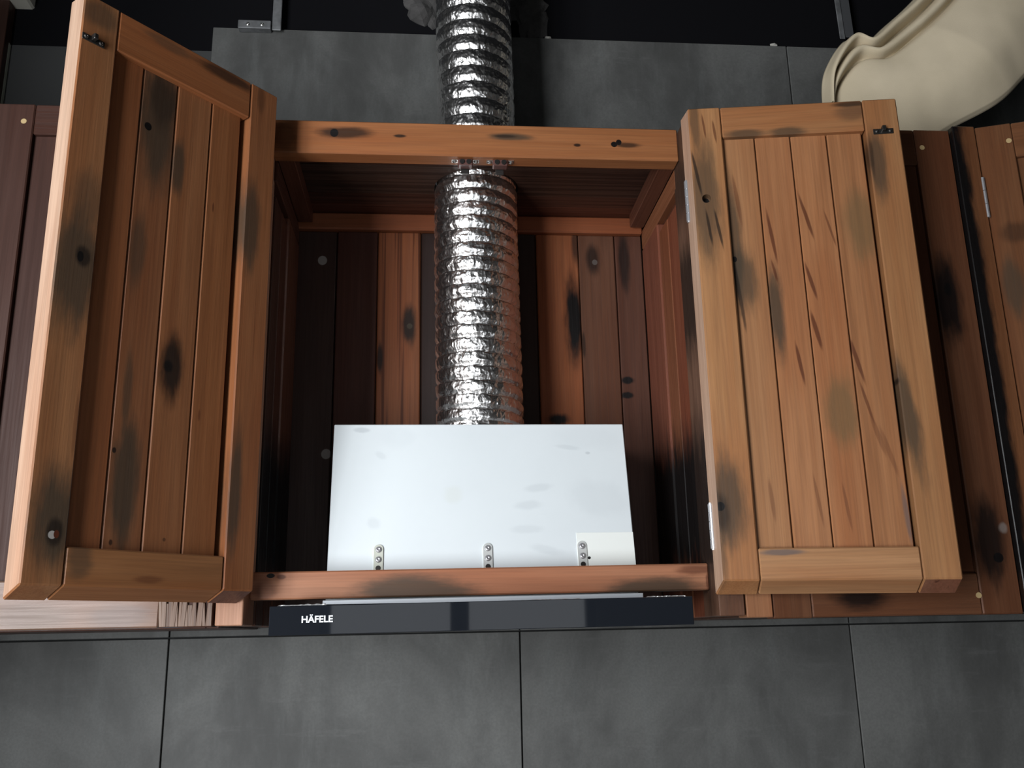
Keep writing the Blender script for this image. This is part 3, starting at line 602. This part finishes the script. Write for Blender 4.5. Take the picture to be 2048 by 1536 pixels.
# ------------------------------------------------------------------ flexible foil duct
def foil_duct():
    m, nt, b = newmat('foil'); P = N(nt, 'ShaderNodeTexCoord').outputs['Object']
    b.inputs['Base Color'].default_value = (0.95, 0.94, 0.93, 1); b.inputs['Metallic'].default_value = 1.0; b.inputs['Roughness'].default_value = 0.25
    mp = N(nt, 'ShaderNodeMapping'); mp.inputs['Scale'].default_value = (1, 1, 0.7); nt.links.new(P, mp.inputs[0])
    wob = N(nt, 'ShaderNodeTexNoise'); wob.inputs['Scale'].default_value = 90; nt.links.new(P, wob.inputs['Vector'])
    vm = N(nt, 'ShaderNodeVectorMath', operation='MULTIPLY_ADD'); nt.links.new(wob.outputs['Color'], vm.inputs[0]); vm.inputs[1].default_value = (0.006,)*3; nt.links.new(mp.outputs[0], vm.inputs[2])
    v1 = N(nt, 'ShaderNodeTexVoronoi'); v1.inputs['Scale'].default_value = 85; nt.links.new(vm.outputs[0], v1.inputs['Vector'])
    v2 = N(nt, 'ShaderNodeTexVoronoi'); v2.inputs['Scale'].default_value = 210; nt.links.new(vm.outputs[0], v2.inputs['Vector'])
    hgt = math_(nt, 'ADD', v1.outputs['Distance'], math_(nt, 'MULTIPLY', v2.outputs['Distance'], 0.45))
    bp = N(nt, 'ShaderNodeBump'); bp.inputs['Strength'].default_value = 0.62; bp.inputs['Distance'].default_value = 0.0022
    nt.links.new(hgt, bp.inputs['Height']); nt.links.new(bp.outputs[0], b.inputs['Normal'])
    bm = bmesh.new(); NA = 160
    z0, z1 = 0.2850, 1.50
    zs = []; ph = []
    z = z0; p_ = 0.0
    while z < z1:
        pitch = 0.0245 if z < 0.72 else (0.0245+(z-0.72)/0.12*0.0085 if z < 0.84 else 0.0330)
        pitch *= 1.0+0.06*noise.noise((z*9, 0.5, 0))
        zs.append(z); ph.append(p_); dz = 0.0015; z += dz; p_ += dz/pitch
    rows = []
    for z, q in zip(zs, ph):
        cx = DX+0.0045*noise.noise((z*3.1, 7.7, 0)); cy = DY+0.003*noise.noise((z*3.1, 1.7, 4))
        R0 = 0.0735 if z < 0.75 else 0.0705
        if 0.735 < z < 0.772: R0 -= 0.002
        row = []
        for k in range(NA):
            a = 2*math.pi*k/NA
            t = (q+a/(2*math.pi)) % 1.0
            # broad pillow between two narrow grooves, lower lip tucked in
            if t < 0.34: prof = (t/0.34)**0.85
            elif t < 0.92: prof = 1.0+0.07*math.sin(math.pi*(t-0.34)/0.58)
            else: prof = max(0.0, 1-(t-0.92)/0.08)
            cr = noise.noise((math.cos(a)*7, math.sin(a)*7, z*75))*0.0008 + noise.noise((math.cos(a)*17, math.sin(a)*17, z*190+3))*0.0008
            rr = R0-0.0040+0.0052*prof+cr
            row.append(bm.verts.new((cx+rr*math.cos(a), cy+rr*math.sin(a), z)))
        rows.append(row)
    for r0, r1 in zip(rows, rows[1:]):
        for k in range(NA): bm.faces.new((r0[k], r0[(k+1) % NA], r1[(k+1) % NA], r1[k]))
    o = mesh_obj('flexible_duct', bm, m, smooth=True)
    tag(o, 'crinkled silver foil flexible duct rising from the range hood through the cabinet top', 'duct')
    # tape collar wound round its foot
    bm = bmesh.new()
    prev = None; first = None
    for k in range(96):
        a = 2*math.pi*k/96
        ring = []
        for j in range(5):
            rr = 0.0742+0.0008*noise.noise((math.cos(a)*9, math.sin(a)*9, j*2.3)); zz = 0.2848+j*0.0022
            ring.append(bm.verts.new((DX+rr*math.cos(a), DY+rr*math.sin(a), zz)))
        if prev:
            for j in range(4): bm.faces.new((prev[j], ring[j], ring[j+1], prev[j+1]))
        else: first = ring
        prev = ring
    for j in range(4): bm.faces.new((prev[j], first[j], first[j+1], prev[j+1]))
    c = mesh_obj('tape_collar', bm, m, smooth=True); c.parent = o
foil_duct()

# ------------------------------------------------------------------ beige cloth over the right cabinet
def cloth():
    B = [(0.745, 0.775), (0.80, 0.775), (0.86, 0.790), (0.953, 0.848), (1.055, 0.905), (1.123, 0.967), (1.22, 1.06), (1.42, 1.20)]
    Tp = [(0.730, 0.900), (0.738, 0.975), (0.784, 1.046), (0.818, 1.036), (0.862, 1.075), (0.928, 1.136), (1.03, 1.25), (1.17, 1.42)]
    def cat(P_, t):
        n = len(P_)-1; x = min(max(t, 0), 1)*n; i = min(int(x), n-1); f = x-i
        p0, p1, p2, p3 = P_[max(i-1, 0)], P_[i], P_[i+1], P_[min(i+2, n)]
        return [0.5*((2*p1[k])+(-p0[k]+p2[k])*f+(2*p0[k]-5*p1[k]+4*p2[k]-p3[k])*f*f+(-p0[k]+3*p1[k]-3*p2[k]+p3[k])*f**3) for k in (0, 1)]
    def lump_(s, c, w_): return math.exp(-((s-c)/w_)**2)
    NS, NT = 90, 110
    bm = bmesh.new(); g = []
    for i in range(NT+1):
        t = i/NT; a = cat(B, t); b_ = cat(Tp, t); row = []
        for j in range(NS+1):
            s = j/NS
            x = a[0]+(b_[0]-a[0])*s; z = a[1]+(b_[1]-a[1])*s
            y = 0.17-0.075*math.sin(math.pi*(0.14+0.84*s))*min(1, 0.25+t*1.2)
            wv = 0.012*math.sin(t*7)
            y -= 0.034*lump_(s, 0.950, 0.040)+0.020*lump_(s, 0.845+wv, 0.035)*(1-0.4*t)
            y += 0.026*lump_(s, 0.895+wv, 0.016)*(1.1-0.5*t)+0.020*lump_(s, 0.785+wv, 0.022)
            y += 0.022*(1-t)*lump_(s, 0.99, 0.02)
            y += 0.012*(1-s)**2*math.sin(t*9+1.0)*0.6
            y += 0.004*lump_(s-0.12, 0.12*t+0.10, 0.14)*math.sin(8*t)
            y += 0.005*noise.noise((x*5, z*5, 1.0))+0.0012*noise.noise((x*22, z*22, 5.0))
            if s < 0.02: y += 0.01
            row.append(bm.verts.new((x, y, z)))
        g.append(row)
    for i in range(NT):
        for j in range(NS): bm.faces.new((g[i][j], g[i+1][j], g[i+1][j+1], g[i][j+1]))
    m, nt, b = newmat('beige_linen'); P = N(nt, 'ShaderNodeTexCoord').outputs['Object']
    n1 = noise_(nt, P, (6, 6, 6), (1, 5, 2), detail=4); n2 = noise_(nt, P, (900, 900, 900), (1, 5, 2), detail=2)
    nt.links.new(mixc(nt, mapr(nt, n1, 0.3, 0.7, 0, 1), (0.54, 0.46, 0.325), (0.62, 0.53, 0.385)), b.inputs['Base Color'])
    b.inputs['Roughness'].default_value = 0.95; b.inputs['Specular IOR Level'].default_value = 0.15
    bp = N(nt, 'ShaderNodeBump'); bp.inputs['Strength'].default_value = 0.2; bp.inputs['Distance'].default_value = 0.001
    nt.links.new(n2, bp.inputs['Height']); nt.links.new(bp.outputs[0], b.inputs['Normal'])
    o = mesh_obj('dust_sheet', bm, m, smooth=True)
    so = o.modifiers.new('solid', 'SOLIDIFY'); so.thickness = 0.0016
    tag(o, 'beige cloth sheet draped above the right cabinet, edge rolled in a fold', 'cloth')
cloth()

# ------------------------------------------------------------------ hanger strips above the tiles
hl = empty('hanger_bracket', (-0.36, 0.345, 1.15))
tag(hl, 'grey metal angle bracket with upright strip fixed on the tile edge left of the duct', 'bracket', 'metal hangers on the dark wall above the tiles')
box('foot_plate', hl, GALV, -0.398, -0.333, 0.334, 0.3505, 1.150, 1.1685)
box('strip', hl, GALV, -0.331, -0.313, 0.3385, 0.3410, 1.150, 1.60)
for x in (-0.378, -0.350):
    bm = bmesh.new(); dome(bm, (x, 0.334, 1.158), (0, -1, 0), 0.0042, 0.0025, 12); mesh_obj('screw', bm, STEEL, hl)
hr = empty('hanger_bracket', (0.88, 0.345, 1.18))
tag(hr, 'dull grey metal hanger strip rising from the tip of the beige cloth', 'bracket', 'metal hangers on the dark wall above the tiles')
box('strip', hr, GALV, 0.862, 0.874, 0.334, 0.3365, 1.172, 1.60, tweak=lambda x, y, z: (x+(z-1.17)*-0.02, y, z))
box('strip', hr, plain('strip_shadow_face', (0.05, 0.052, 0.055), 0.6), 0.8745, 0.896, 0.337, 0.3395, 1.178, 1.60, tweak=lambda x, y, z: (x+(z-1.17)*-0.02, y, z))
bx = box('fitting_box', None, plain('off_white_plastic', (0.62, 0.60, 0.52), 0.5), -0.92, -0.808, 0.315, 0.389, 1.1955, 1.260, bevel=0.004)
tag(bx, 'off-white box fitting above the cut tile in the top left corner', 'fitting')
